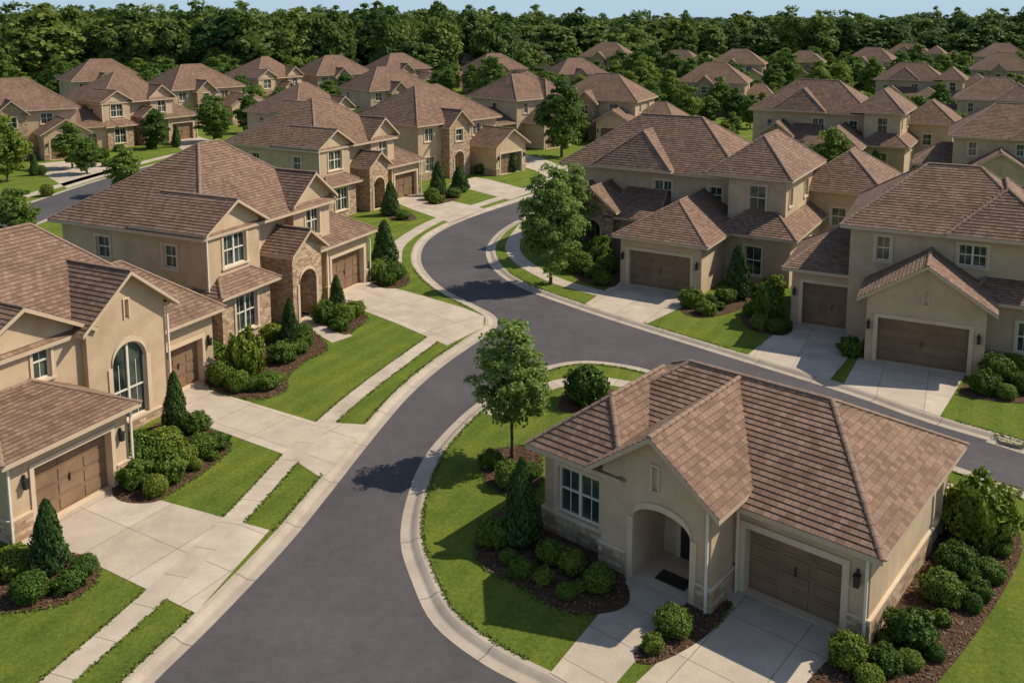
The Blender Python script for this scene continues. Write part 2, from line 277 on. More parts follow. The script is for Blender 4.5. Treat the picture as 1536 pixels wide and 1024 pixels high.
def wall(b,p0,p1,z0,z1,ops=(),top=None,tb=(),part='stucco_walls',stone=0,ext=0):
    w=W(b,p0,p1); br={0,w.L}|set(tb)
    for o in ops:
        br|={o['s0'],o['s1']}
        if o['r']:
            for i in range(1,14):
                br.add((o['s0']+o['s1'])/2-math.cos(math.pi*i/14)*(o['s1']-o['s0'])/2)
    br=sorted(br); T=top or (lambda s:z1)
    for a,c in zip(br[:-1],br[1:]):
        if c-a<1e-5: continue
        mid=(a+c)/2; lo=[z0,z0]
        for o in sorted([o for o in ops if o['s0']<mid<o['s1']],key=lambda o:o['z0']):
            if o['z0']>lo[0]+1e-4: w.quad(part,[(a,lo[0],0),(c,lo[1],0),(c,o['z0'],0),(a,o['z0'],0)])
            lo=[otop(o,a),otop(o,c)]
            D=-o['dep']
            w.quad('trim' if o['k']!='porch' else part,[(a,lo[0],D),(a,lo[0],0),(c,lo[1],0),(c,lo[1],D)])
            pt={'win':'window_glass','garage':'garage_door','door':'front_door','porch':part,'slit':'trim'}[o['k']]
            w.quad(pt,[(a,o['z0'],D),(c,o['z0'],D),(c,lo[1],D),(a,lo[0],D)])
            if o['trim'] and o['r']:
                t=o['trim']; w.band('trim',a,c,lo[0],lo[1],lo[0]+t,lo[1]+t,0,.05)
                if o['k']=='win': w.band('window_frames',a,c,lo[0]-.07,lo[1]-.07,lo[0],lo[1],D,D+.06)
        w.quad(part,[(a,lo[0],0),(c,lo[1],0),(c,T(c),0),(a,T(a),0)])
    for o in ops:
        D=-o['dep']; s0,s1,a0=o['s0'],o['s1'],o['z0']; zs=o['z1']-o['r']
        rp='trim' if o['k']!='porch' else part
        w.quad(rp,[(s0,a0,0),(s0,a0,D),(s0,zs,D),(s0,zs,0)]); w.quad(rp,[(s1,a0,D),(s1,a0,0),(s1,zs,0),(s1,zs,D)])
        w.quad('trim',[(s0,a0,0),(s1,a0,0),(s1,a0,D),(s0,a0,D)])
        t=o['trim']
        if t:
            w.box('trim',s0-t,s0,a0,zs if o['r'] else o['z1']+t,0,.05); w.box('trim',s1,s1+t,a0,zs if o['r'] else o['z1']+t,0,.05)
            if not o['r']: w.box('trim',s0,s1,o['z1'],o['z1']+t,0,.05)
            if o['k']=='win': w.box('trim',s0-t-.04,s1+t+.04,a0-.1,a0,0,.09)
        if o['k']=='win':
            f=.06; F='window_frames'; e=D+.07; nx=o['nx'] or max(1,round((s1-s0)/.8))
            w.box(F,s0,s0+f,a0,zs,D,e); w.box(F,s1-f,s1,a0,zs,D,e); w.box(F,s0+f,s1-f,a0,a0+f,D,e)
            if not o['r']: w.box(F,s0+f,s1-f,zs-f,zs,D,e)
            for i in range(1,nx):
                c=s0+(s1-s0)*i/nx; w.box(F,c-.05,c+.05,a0+f,(zs-f) if not o['r'] else o['z1']-.08,D,e+.004)
            zm=a0+(zs-a0)*.52; w.box(F,s0+f,s1-f,zm-.03,zm+.03,D,e-.01)
            for i in range(nx):
                c=s0+(s1-s0)*(i+.5)/nx; w.box(F,c-.013,c+.013,a0+f,zs-f,D,D+.025)
        if o['k']=='garage':
            G='garage_door'; nr=4; nc=max(2,round((s1-s0)/.95)); h=(o['z1']-a0)/nr; wd=(s1-s0)/nc
            for i in range(nr):
                for j in range(nc):
                    w.box(G,s0+j*wd+.09,s0+(j+1)*wd-.09,a0+i*h+.09,a0+(i+1)*h-.07,D,D+.025)
                w.box(G,s0,s1,a0+i*h+.008,a0+i*h+.05,D,D+.015)
            c=(s0+s1)/2; w.box('wall_lanterns',c-.02,c+.02,a0+.95,a0+1.25,D+.02,D+.06)
            for c in (s0-t-.22,s1+t+.22):
                if .1<c<w.L-.1:
                    w.box('wall_lanterns',c-.07,c+.07,a0+1.65,a0+1.95,.05,.2); w.box('wall_lanterns',c-.09,c+.09,a0+1.95,a0+1.99,.03,.22); w.box('wall_lanterns',c-.03,c+.03,a0+1.99,a0+2.12,.0,.1)
        if o['k']=='porch':
            c=(s0+s1)/2+.1; w.box('front_door',c-.45,c+.45,a0,a0+2.1,D,D+.05); w.box('trim',c-.6,c-.45,a0,a0+2.2,D,D+.08); w.box('trim',c+.45,c+.6,a0,a0+2.2,D,D+.08); w.box('trim',c-.6,c+.6,a0+2.2,a0+2.32,D,D+.08)
            w.box('front_door',c-.5,c+.5,a0+.02,a0+.04,-.9,-.35)
    if stone:
        cuts=sorted([(o['s0']-o['trim'],o['s1']+o['trim']) for o in ops if o['z0']-.1<stone]); cur=-ext
        for a,c in cuts+[(w.L+ext,None)]:
            if a>cur+.03:
                w.box('stone_walls',cur,a,z0,stone,0,.07); w.box('trim',cur-.02 if cur<0 else cur,a+(.02 if c is None and ext else 0),stone,stone+.07,0,.10)
            cur=c if c else cur
def block(b,x0,x1,y0,y1,z1,f=(),r=(),bk=(),l=(),stone=0,part='stucco_walls',z0=.1,top=None,tb=(),skip=''):
    if 'f' not in skip: wall(b,(x0,y0),(x1,y0),z0,z1,f,top,tb,part,stone,.07)
    if 'r' not in skip: wall(b,(x1,y0),(x1,y1),z0,z1,r,part=part,stone=stone)
    if 'b' not in skip: wall(b,(x1,y1),(x0,y1),z0,z1,bk,part=part,stone=stone,ext=.07)
    if 'l' not in skip: wall(b,(x0,y1),(x0,y0),z0,z1,l,part=part,stone=stone)
def clip(poly,v0,v1):
    def half(P,f):
        out=[]
        for i in range(len(P)):
            a,c=P[i],P[(i+1)%len(P)]; fa,fc=f(a),f(c)
            if fa>=0: out.append(a)
            if (fa>=0)!=(fc>=0):
                t=fa/(fa-fc); out.append((a[0]+(c[0]-a[0])*t,a[1]+(c[1]-a[1])*t))
        return out
    P=half(poly,lambda p:p[1]-v0+1e-7)
    return half(P,lambda p:v1+1e-7-p[1]) if len(P)>2 else []
def plane(b,pts):
    P=[Vector(p) for p in pts]; u=(P[1]-P[0]).normalized(); n=(P[1]-P[0]).cross(P[-1]-P[0])
    if n.length<.05: return
    n.normalize()
    if n.z<0: n=-n
    if n.z<.05: return
    v=n.cross(u)
    if v.z<0: v=-v
    uv=[((p-P[0]).dot(u),(p-P[0]).dot(v)) for p in P]; vm=max(q[1] for q in uv)
    if vm<.1: return
    i=0
    while i*H<vm-.01:
        S=clip(uv,i*H,min((i+1)*H,vm))
        if len(S)>2:
            pt=[]
            jit=.0015*math.sin(i*12.9+b.k)
            for q in S:
                t=1-(q[1]-i*H)/H; pt.append(P[0]+u*q[0]+v*q[1]+n*(.004+(.024+jit)*t))
            b.add('roof',pt,[(q[0]+3.3*(b.k%7),q[1]-1e-4) for q in S])
            lo=[q for q in S if q[1]<i*H+1e-4]
            if len(lo)>=2:
                lo.sort(); a,c=lo[0],lo[-1]
                A_=P[0]+u*a[0]+v*a[1]; C_=P[0]+u*c[0]+v*c[1]; e=.028+jit
                b.add('roof',[A_-n*.01,C_-n*.01,C_+n*e,A_+n*e],[(a[0],a[1]-.004),(c[0],a[1]-.004),(c[0],a[1]-.001),(a[0],a[1]-.001)])
        i+=1
    dz=Vector((0,0,-.17))
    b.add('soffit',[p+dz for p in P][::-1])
    for i in range(len(P)):
        j=(i+1)%len(P)
        if i==0 or b.gab: b.add('fascia',[P[i]+dz,P[j]+dz,P[j],P[i]])
def cap(b,a,c,r=.09):
    a=Vector(a); c=Vector(c); d=c-a; L=d.length
    if L<.3: return
    d/=L; s=d.cross(Vector((0,0,1)))
    if s.length<.01: return
    s.normalize(); u=s.cross(d); n=max(1,int(L/.36))
    for i in range(n):
        q0=a+d*(L*i/n-.02); q1=a+d*(L*(i+1)/n)
        R0=r*1.12; R1=r*.92; angs=[math.radians(t) for t in (-15,30,70,110,150,195)]
        r0=[q0+s*R0*math.cos(t)+u*(R0*math.sin(t)*.6+.01) for t in angs]; r1=[q1+s*R1*math.cos(t)+u*(R1*math.sin(t)*.6+.01) for t in angs]
        for k in range(5): b.add('ridge_caps',[r0[k],r0[k+1],r1[k+1],r1[k]])
        b.add('ridge_caps',r0)
def roof(b,x0,x1,y0,y1,ze,A_,B_,zr,axis='x',gab=False):
    b.k+=1; b.gab=gab; ze+=.0031*b.k
    c=[(x0,y0,ze),(x1,y0,ze),(x1,y1,ze),(x0,y1,ze)]; A3=(*A_,zr); B3=(*B_,zr)
    if axis=='x':
        for p in ([c[0],c[1],B3,A3],[c[1],c[2],B3],[c[2],c[3],A3,B3],[c[3],c[0],A3]): plane(b,p)
        hips=[(c[0],A3),(c[3],A3),(c[1],B3),(c[2],B3)]
    else:
        for p in ([c[0],c[1],A3],[c[1],c[2],B3,A3],[c[2],c[3],B3],[c[3],c[0],A3,B3]): plane(b,p)
        hips=[(c[0],A3),(c[1],A3),(c[2],B3),(c[3],B3)]
    for h in hips:
        if axis=='y' and abs(h[1][1]-h[0][1])<.05: continue
        if axis=='x' and abs(h[1][0]-h[0][0])<.05: continue
        cap(b,*h)
    cap(b,A3,B3)
def gable(b,x0,x1,y0,yw,ze,zr,yb,oh=.45,z0=.1,f=(),stone=0,part='stucco_walls',side='rl',r=(),l=()):
    xm=(x0+x1)/2; hs=(x1-x0)/2+oh
    T=lambda s:ze+(zr-ze)*(1-abs(x0+s-xm)/hs)-.09
    wall(b,(x0,y0),(x1,y0),z0,ze,f,T,(xm-x0,),part,stone,.07)
    if 'r' in side: wall(b,(x1,y0),(x1,yw),z0,ze+.08,r,part=part,stone=stone)
    if 'l' in side: wall(b,(x0,yw),(x0,y0),z0,ze+.08,l,part=part,stone=stone)
    roof(b,x0-oh,x1+oh,y0-oh,yb,ze,(xm,y0-oh),(xm,yb),zr,'y',True)
def post(b,part,x0,x1,y0,y1,z0,z1):
    pts=[(x0,y0),(x1,y0),(x1,y1),(x0,y1)]
    for i in range(4):
        p,q=pts[i],pts[(i+1)%4]; b.add(part,[(p[0],p[1],z0),(q[0],q[1],z0),(q[0],q[1],z1),(p[0],p[1],z1)])
    b.add(part,[(p[0],p[1],z1) for p in pts])
def spout(b,x,y,z1): post(b,'downspouts',x-.035,x+.035,y-.035,y+.035,.12,z1)
TEM={}
def finish(b,key):
    TEM[key]=[]
    for part,(v,f,u) in b.p.items():
        o=mk(part,v,f,[M[PM[part]]],u,link=False); TEM[key].append((part,o.data)); bpy.data.objects.remove(o)
def place(key,name,x,y,deg,s=1.0):
    e=bpy.data.objects.new(name,None); e.empty_display_size=2; COL.objects.link(e); e.location=(x,y,0.02); e.rotation_euler=(0,0,A(deg)); e.scale=(s,s,s)
    for part,me in TEM[key]:
        o=bpy.data.objects.new(part,me); COL.objects.link(o); o.parent=e
    return e
# --- A
b=B()
block(b,-3.95,0,0,7.6,3.1,f=[OP('garage',.35,3.2,.13,2.2,trim=.2)],r=[OP('win',6.0,6.9,.9,2.5)],stone=.85,skip='l')
block(b,-10.25,-3.95,-.0,7.6,3.1,stone=.85,skip='fr')
block(b,-10.25,-7.7,-1.1,0,3.2,f=[OP('win',.55,2.2,.95,2.55,nx=2)],stone=.85,skip='rb')
gable(b,-7.7,-3.95,-1.5,0,3.3,5.0,4.0,.42,f=[OP('porch',1.15,3.1,.13,2.6,.5,1.9,trim=.2),OP('slit',1.78,1.98,3.15,3.95,trim=.05)],stone=.85)
roof(b,-10.7,.42,-.45,8.05,3.0,(-7.75,4),(-2.7,4),5.05)
roof(b,-10.72,-6.9,-1.55,4,3.12,(-8.8,.6),(-8.8,4),4.62,'y')
spout(b,-.06,-.13,3.0); spout(b,-4.02,-1.62,3.2); spout(b,-3.8,-.12,3.0); spout(b,-7.75,-1.24,3.2)
finish(b,'A'); place('A','single_storey_house',9.66,24.77,-40)
# --- B
b=B()
block(b,0,4.7,0,5,3.1,f=[OP('garage',.9,3.95,.13,2.3,trim=.16)],stone=.85,skip='b')
roof(b,-.45,5.0,-.45,6.2,3.05,(1.7,3.2),(3.3,3.2),3.85)
gable(b,.6,5.7,3.5,9,5.0,6.7,8.5,.45,f=[OP('win',3.0,3.75,3.6,4.95,trim=.12)],side='l')
gable(b,5.7,9.6,3.2,9,5.0,6.95,8.5,.45,f=[OP('win',1.1,2.8,.6,3.9,.85,nx=2,trim=.2),OP('slit',1.85,2.05,4.9,5.7,trim=.06)],stone=.5)
block(b,0,9.8,4.2,13.5,5.05,stone=.6,skip='f')
block(b,9.6,13.4,4.3,11,3.45,f=[OP('garage',.7,3.1,.13,2.25,trim=.16)],stone=.85,skip='l')
roof(b,8.5,13.9,3.85,11.5,3.45,(8.8,7.6),(11.2,7.6),5.9)
roof(b,-.6,10.4,3.3,14.1,4.95,(3.3,8.7),(7.6,8.7),8.3)
spout(b,-.06,-.12,3.0); spout(b,4.76,-.12,3.0); spout(b,9.66,3.1,4.9)
finish(b,'B'); place('B','two_storey_house',-16.25,29.6,64)
# --- C
b=B()
block(b,0,10.2,.8,10.5,6.15,l=[OP('win',2.6,3.6,4.2,5.4),OP('win',7.5,8.4,4.2,5.4)],stone=0)
gable(b,.0,3.9,0,.8,6.3,7.75,5,.42,z0=.1,f=[OP('win',1.15,2.85,4.2,5.85,nx=2)])
block(b,.12,3.8,-.7,0,3.15,f=[OP('win',1.0,2.6,.75,2.7,nx=2)],part='stone_walls',skip='b')
roof(b,-.3,4.25,-1.15,1.2,3.1,(1.0,.3),(2.9,.3),4.0)
gable(b,5.0,7.6,-1.3,.8,4.1,5.35,3,.35,f=[OP('porch',.55,2.05,.13,3.0,.7,1.6,trim=.18)],part='stone_walls')
gable(b,7.1,10.5,.2,2,6.4,8.1,6,.42,z0=3.2,f=[OP('win',1.1,2.4,4.25,5.95,nx=2)])
wall(b,(3.9,.79),(5.0,.79),.1,6,[OP('win',.15,.85,4.2,5.6)],part='stucco_walls')
block(b,9.6,14,-.15,7,3.55,f=[OP('garage',.5,3.9,.13,2.5,trim=.18)],r=[OP('win',2,3,.9,2.2)],stone=.85,skip='b')
roof(b,7.3,14.5,-.65,9,3.5,(8.6,4.1),(11.2,4.1),5.9)
roof(b,-.5,10.75,-.15,11,6.1,(5.4,5.5),(7.0,5.5),9.9)
spout(b,14.06,-.3,3.5); spout(b,9.5,-.3,3.5); spout(b,-.09,-.09,6.1)
finish(b,'C'); place('C','two_storey_house',-15.45,46.8,65)
# --- D
b=B()
block(b,0,5.4,0,8,3.4,f=[OP('garage',.6,4.7,.13,2.45,trim=.2)],stone=0,skip='b')
roof(b,-.45,5.9,-.45,9,3.35,(2.72,3.1),(2.72,9),5.3,'y')
block(b,-8,5,8,17,6.35,f=[OP('win',3.4,4.1,4.3,5.2,.35,trim=.1),OP('win',1.7,2.3,4.3,5.2,.3,trim=.1),OP('win',7.0,8.3,4.2,5.6),OP('win',11.1,12.0,4.3,5.5)],stone=0)
roof(b,-8.5,5.6,7.5,17.6,6.3,(-3.9,12.5),(.9,12.5),9.8)
roof(b,-5.6,.6,7.0,13,6.45,(-2.5,9.4),(-2.5,13),8.9,'y')
gable(b,-6,-2.7,4.7,8,3.7,5.3,9,.4,f=[OP('porch',1.0,2.3,.13,2.9,.6,1.6,trim=.16)],part='stone_walls')
block(b,-2.7,0,5.2,8,3.3,f=[OP('win',.8,1.8,.9,2.3)],part='stone_walls',skip='rlb')
roof(b,-3.6,.6,4.7,9,3.3,(-3,8),(0,8),4.9)
block(b,5.2,9.6,4.6,15,3.35,f=[OP('win',1.5,2.6,.6,2.5,trim=.12)],r=[OP('win',5,6,.9,2.2)],stone=0,skip='b')
roof(b,4.6,10.1,4.1,15.5,3.3,(7.35,7.3),(7.35,12.5),5.2,'y')
block(b,5.0,8.8,6.2,15,6.85,f=[OP('win',1.4,2.5,4.5,6.2,trim=.12)],r=[OP('win',.9,1.7,4.8,6.0),OP('win',5,6,4.8,6.0)],stone=0,z0=3.0)
roof(b,3.5,9.3,5.7,15.6,6.8,(6.5,8.9),(6.5,12.5),9.2,'y')
block(b,8.3,13.5,13,21,5.2,f=[OP('win',2,3,2.6,3.9)],r=[OP('win',3,4,1,2.2)])
roof(b,7.5,14,12.5,21.5,5.15,(10.8,16),(10.8,18),7.6,'y')
finish(b,'D'); place('D','two_storey_house',6.99,58.8,-31)
# --- E
b=B()
block(b,0,4.4,0,6,3.4,f=[OP('garage',.6,3.7,.13,2.55,trim=.2)],skip='b')
roof(b,-.5,4.9,-.45,6.6,3.35,(1.9,3.6),(3.4,3.6),5.05)
gable(b,4.3,9.6,-4,3,3.35,5.35,3,.45,f=[OP('garage',.55,4.6,.13,2.4,trim=.2),OP('slit',2.55,2.75,3.3,4.1,trim=.05)],r=[OP('win',2,2.9,.9,2.2)])
block(b,3,12,-.5,8,6.25,f=[OP('win',1.3,2.0,4.4,5.7),OP('win',5.2,6.5,4.6,5.7,nx=2)],l=[OP('win',4,4.9,4.4,5.6)],r=[OP('win',1.5,2.5,4.4,5.6)])
roof(b,2.5,12.5,-1,8.6,6.2,(6.4,3.8),(9.0,3.8),9.1)
roof(b,7.6,13.0,-1.4,6,6.3,(10.3,1.4),(10.3,5),8.4,'y')
block(b,9.6,13.6,-1.8,7,3.4,f=[OP('win',1.4,2.6,.9,2.4)],r=[OP('win',2,3,.9,2.2)],stone=.85,skip='b')
roof(b,8.6,14.1,-2.3,8,3.35,(10.8,2),(11.9,2),5.2)
finish(b,'E'); place('E','two_storey_house',15.66,51.2,-27)
# --- F
b=B()
block(b,-6.5,6,0,10,6.1,f=[OP('win',1,2.3,4.2,5.6),OP('win',1,2.4,1,2.5),OP('win',5.2,6,4.3,5.5),OP('win',8.5,9.8,4.2,5.5)],r=[OP('win',2,3,4.2,5.4),OP('win',6,7,4.2,5.4),OP('win',5,6,1,2.3)],l=[OP('win',2,3,4.2,5.4),OP('win',6,7,1,2.4)],stone=.8)
roof(b,-7,6.5,-.5,10.5,6.05,(-2,5),(1.6,5),9.7)
gable(b,1.4,6.4,-4,0,3.3,5.1,2,.45,f=[OP('garage',.7,4.3,.13,2.4,trim=.18)],stone=.8)
gable(b,-3,.2,-1.2,0,5.6,7.4,4,.4,f=[OP('porch',.8,2.2,.13,2.9,.6,1.0,trim=.16),OP('win',1,2.1,4,5.3)],part='stone_walls')
block(b,6,11,2,10,3.3,f=[OP('win',1.5,2.8,.9,2.3)])
roof(b,5,11.5,1.5,10.5,3.25,(7.5,6),(9,6),5.6)
finish(b,'F')
RC={'C':(6.3,5.6),'D':(-1.5,12.5),'E':(8,4),'F':(0,5)}
HC=[(12,31),(-20,38),(-15,52),(14,68),(24,54)]
def placec(key,x,y,deg,s=1.0):
    c,sn=math.cos(A(deg)),math.sin(A(deg)); rx,ry=RC[key]; rx*=s; ry*=s
    ox=x-(rx*c-ry*sn); oy=y-(rx*sn+ry*c); HC.append((x,y)); return place(key,'two_storey_house',ox,oy,deg,s)
place('C','two_storey_house',-16.2,77.1,60); HC.append((-18,85))
placec('F',-9.5,104,50)
place('C','two_storey_house',-53.7,119.9,55); HC.append((-54,128))
placec('F',-63,116,38)
place('D','two_storey_house',32,100,-31); HC.append((37,112))
placec('E',48,88,-27)
for k,x,y,d,s in [('E',1,128,45,1.05),('F',14,134,-25,.95),('F',-53,152,50,1.0),('C',-48,178,55,1),('F',-37,190,40,1),('F',-27,216,40,.95),('D',-20,240,30,.9),('F',-4,214,30,.95),('F',4,262,0,1.1),('F',28,262,-20,1.1),('D',46,250,-30,.9),('F',58,232,-20,1.0),('E',76,236,-25,1.0),('F',97,245,-35,1.0),('D',124,285,-30,1.0),('F',145,270,-20,1.05),('F',14,200,20,.9),('F',38,170,-20,.95),('D',77,176,-30,.9),('F',98,160,-30,1),('F',-77,172,40,1.0),('E',68,128,-27,1),('F',-21,154,40,.95),('C',-27,119,55,.9),('F',110,204,-25,1),('E',-95,150,30,1)]:
    placec(k,x,y,d,s)
# ------------------------------------------------------------------ foliage
def leaves(cent,nrm,size,rs,el=1.3,sp=.5):
    n=len(cent); rnd=rs.normal(size=(n,3)); nr=nrm/(np.linalg.norm(nrm,axis=1)[:,None]+1e-9)+rnd*sp; nr/=np.linalg.norm(nr,axis=1)[:,None]+1e-9
    t=np.cross(nr,rs.normal(size=(n,3))); t/=np.linalg.norm(t,axis=1)[:,None]+1e-9; bt=np.cross(nr,t)
    s=size*(.6+.8*rs.rand(n))[:,None]
    v=np.stack([cent-t*s*el*.5,cent+bt*s*.42,cent+t*s*el*.5,cent-bt*s*.42],1).reshape(-1,3)
    return v
def fol_mesh(name,lv,lm,ex_v=(),ex_f=(),ex_m=None):
    n=len(lv); ev=np.array(ex_v,dtype=np.float64).reshape(-1,3); V=np.concatenate([lv,ev]) if len(ev) else lv
    faces=[tuple(range(4*i,4*i+4)) for i in range(n//4)]+[tuple(n+i for i in f) for f in ex_f]
    me=bpy.data.meshes.new(name); me.from_pydata(V.tolist(),[],faces); me.materials.append(lm)
    if ex_m: me.materials.append(ex_m)
    mi=np.zeros(len(faces),dtype=np.int32); mi[n//4:]=1; me.polygons.foreach_set('material_index',mi); me.update(); return me
def tube(V,F,pts,rad,seg=7):
    base=len(V)
    for i,(p,r) in enumerate(zip(pts,rad)):
        p=Vector(p); d=(Vector(pts[min(i+1,len(pts)-1)])-Vector(pts[max(i-1,0)])).normalized(); a=d.orthogonal().normalized(); c=d.cross(a)
        for k in range(seg):
            t=2*math.pi*k/seg; V.append(tuple(p+a*r*math.cos(t)+c*r*math.sin(t)))
    for i in range(len(pts)-1):
        for k in range(seg):
            F.append((base+i*seg+k,base+i*seg+(k+1)%seg,base+(i+1)*seg+(k+1)%seg,base+(i+1)*seg+k))
def tree_mesh(name,seed,Ht,Wd,cb,ncl,lpc,ls,cr,lm,taper=1.0,trunk=None,rin=.35,lobe=1.0):
    rs=np.random.RandomState(seed); V=[];F=[]
    tr=trunk or Ht*.018; top=Ht*.8
    pts=[(rs.normal()*Wd*.01*i,rs.normal()*Wd*.01*i,top*i/6) for i in range(7)]
    tube(V,F,pts,[tr*(1.25 if i==0 else 1)*(1-.8*i/6) for i in range(7)])
    cs=[];ns=[]
    zc=Ht*(cb+1)/2; hz=Ht*(1-cb)/2
    ph=rs.rand(4)*6.28
    for i in range(ncl):
        u=rs.normal(size=3); u/=np.linalg.norm(u)
        rr_=(rin+(1-rin)*rs.rand()**.55)
        az_=math.atan2(u[1],u[0])
        lob=1+lobe*(.13*math.sin(3*az_+ph[0]+u[2]*3)+.08*math.sin(5*az_+ph[1]-u[2]*5))
        p=u*rr_*lob
        wz=1-.42*max(0,p[2])**1.5*taper-.12*max(0,-p[2])
        R=cr*Wd*(.6+.8*rs.rand())
        c=np.array([p[0]*wz*(Wd/2-R*.5),p[1]*wz*(Wd/2-R*.5),zc+p[2]*(hz-R*.4)])
        n=int(lpc*(.5+1.0*rs.rand())); d=rs.normal(size=(n,3)); d/=np.linalg.norm(d,axis=1)[:,None]
        d[:,2]=np.where(d[:,2]<-.35,-d[:,2],d[:,2])
        rad=R*(.35+.85*rs.rand(n)**.6)[:,None]*np.array([1.1,1.1,.75])
        cs.append(c+d*rad); ns.append(d+np.array([0,0,.35])+u*.7)
        if i%3==0:
            z0=min(c[2]-.1*Ht,top*.9); z0=max(z0,Ht*cb*.75); k=min(5,int(z0/top*6)); b0=np.array(pts[k])+np.array([0,0,z0-pts[k][2]])
            m_=(b0+c)/2+np.array([0,0,.02*Ht]); tube(V,F,[tuple(b0),tuple(m_),tuple(c)],[tr*.35,tr*.22,tr*.07],5)
    cs=np.concatenate(cs); ns=np.concatenate(ns)
    return fol_mesh(name,leaves(cs,ns,ls,rs,1.3,.55),lm,V,F,M['bark'])
def shrub_mesh(name,seed,n,ls,kind='round',amp=1.0):
    rs=np.random.RandomState(seed); d=rs.normal(size=(n,3)); d/=np.linalg.norm(d,axis=1)[:,None]
    lump=lambda d:1+amp*(.08*np.sin(d[:,0]*5+seed)*np.sin(d[:,1]*5+2*seed)+.07*np.sin(d[:,2]*7+d[:,0]*4+seed)+.05*np.sin(d[:,1]*13+seed))
    import bmesh
    bm=bmesh.new(); bmesh.ops.create_icosphere(bm,subdivisions=3,radius=1); cv=np.array([v.co[:] for v in bm.verts]); cf=[tuple(v.index for v in f.verts) for f in bm.faces]; bm.free()
    if kind=='round':
        f=lambda q,k:q*lump(q/np.linalg.norm(q,axis=1)[:,None])[:,None]*np.array([.5,.5,.46])*k+np.array([0,0,.40])
        P=f(d,1)*1.0; r=(.84+.26*rs.rand(n))[:,None]; P=(P-np.array([0,0,.4]))*r+np.array([0,0,.4]); P[:,2]=np.maximum(P[:,2],.02); nn=d.copy(); C=f(cv,.82)
    else:
        z=rs.rand(n)**1.35; a=rs.rand(n)*2*math.pi
        prof=lambda z:np.clip(np.minimum((z+.05)*7,1),0,1)*(1-z)**.62*.52+.015
        rr=prof(z)*(1+.10*np.sin(a*3+z*9+seed)+.07*np.sin(a*7+z*23+seed))*(.84+.22*rs.rand(n))
        P=np.stack([rr*np.cos(a),rr*np.sin(a),z*.98+.02],1); nn=np.stack([np.cos(a),np.sin(a),np.full(n,.5)],1)
        zz=(cv[:,2]+1)/2; ang=np.arctan2(cv[:,1],cv[:,0]); hr=prof(zz)*.8*np.minimum(1,np.sqrt(cv[:,0]**2+cv[:,1]**2)*5); C=np.stack([hr*np.cos(ang),hr*np.sin(ang),zz*.95],1)
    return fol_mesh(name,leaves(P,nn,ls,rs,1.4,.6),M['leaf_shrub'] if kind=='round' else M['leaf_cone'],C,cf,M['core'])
SH=[shrub_mesh('boxwood_mesh',i,4200,[.05,.065,.045,.075,.055,.06,.05][i],'round',[.6,1.5,.8,2.0,1.2,1.7,1.0][i]) for i in range(7)]
CN=[shrub_mesh('cone_mesh',10+i,4200,.05,'cone') for i in range(3)]
def inst(name,me,x,y,z,sx,sy,sz):
    o=bpy.data.objects.new(name,me); COL.objects.link(o); o.location=(x,y,z); o.rotation_euler=(0,0,random.random()*6.28); o.scale=(sx,sy,sz); return o
rnd=[(-14.2,26.8,1.0),(-13.3,27.3,.8),(-13.2,28.1,.8),(-15.4,28.0,1.2),(-13.7,33.4,1.15),(-12.7,33.8,1.2),(-12.6,35.1,1),(-12.2,35.7,1.05),(-11.7,36.2,.9),(-13.7,35.8,1.4),(-12.8,32.7,.85),(-13.1,37.7,1.05),(-14.4,35,1.3),(-11.3,42.2,1.1),(-13.6,42.7,1.3),(-14.4,44.9,1.15),(-12.6,41.9,1.05),(-12,42,.9),(-11.5,45.4,1.2),(-12.8,48.6,1.2),(-10.9,46.6,1),(-11.2,48.8,1.05),(-10.5,51.3,1.3),(-11.0,52.9,1.1),(-9.5,51.3,1.2),(-9.1,52.5,1.2),(-9.5,50.1,1.0),(-8.9,60,1.4),(-7.7,60,1.3),(-8.1,58.6,1),(-9.3,77.8,1.2),(-7.6,86.3,1.6),(-5.6,87.5,1.4),(-7,84.6,1.3),(-3.4,101,1.6),(6.4,61.5,1.4),(5.4,60.6,1.3),(5.8,58.6,1.1),(4.5,61.7,1.8),(10.7,54.2,1.4),(11.3,52.8,1),(12.9,55,1.2),(13.9,52.6,1),(17.8,60.2,1.4),(14.4,49.8,1),(15.1,50.3,.8),(13.7,50.3,.9),(17.3,46.4,1.2),(22.9,42.9,1.6),(24.1,43.6,1.3),(21.6,41.6,1.1),(22.3,41.1,.9),(23.4,41.7,1),(25.5,45.3,1),(3.3,40.6,1.8),(-.1,33.3,1),(.7,34,.75),(-.8,34.7,.75),(-.6,29.6,1.0),(-.1,28.6,.6),(.3,28.0,.7),(1.2,28.7,.8),(1.85,28.2,.8),(2.6,27.3,.95),(.95,27.6,.6),(1.6,26.9,.55),(4.5,25.4,1.0),(3.8,24.6,.55),(8.9,24.1,.9),(9.8,23.9,.8),(9.15,23.3,.7),(10.9,24.9,1.05),(12.6,26.7,1.05),(10.5,24.0,.65),(13.7,28.0,1.15),(13.8,26.9,.65),(14.6,27.8,.8),(13.3,26.3,.55),(12.1,25.7,.5),(11.3,24.3,.5),
 (15.9,30.9,1.0),(14.5,31.0,.9),(-16.3,27.6,1.1),(-15.9,42.9,1.1),(-15.0,45.8,1.0),(-10.9,47.8,.8),(-45,88,1.4),(-52,100,1.4),(-47,106,1.3),(-50.5,112,1.5),(-48,121,1.6),(-51,118,1.4),(16.5,57.2,1.2),(15.4,56.2,1.1),(25.0,42.3,1.1),(4.9,64.0,1.6),(3.4,63.2,1.3),(18,62,1.5),(20.5,62.5,1.6),(12.2,53.6,.7),(11.9,54.6,.8),
 (-12.0,34.5,.5),(-11.6,35.3,.45),(-11.0,43.0,.55),(-12.0,46.5,.6),(.0,27.9,.4),(2.0,27.2,.4),(10.2,24.9,.45),(15.6,29.0,.6)]
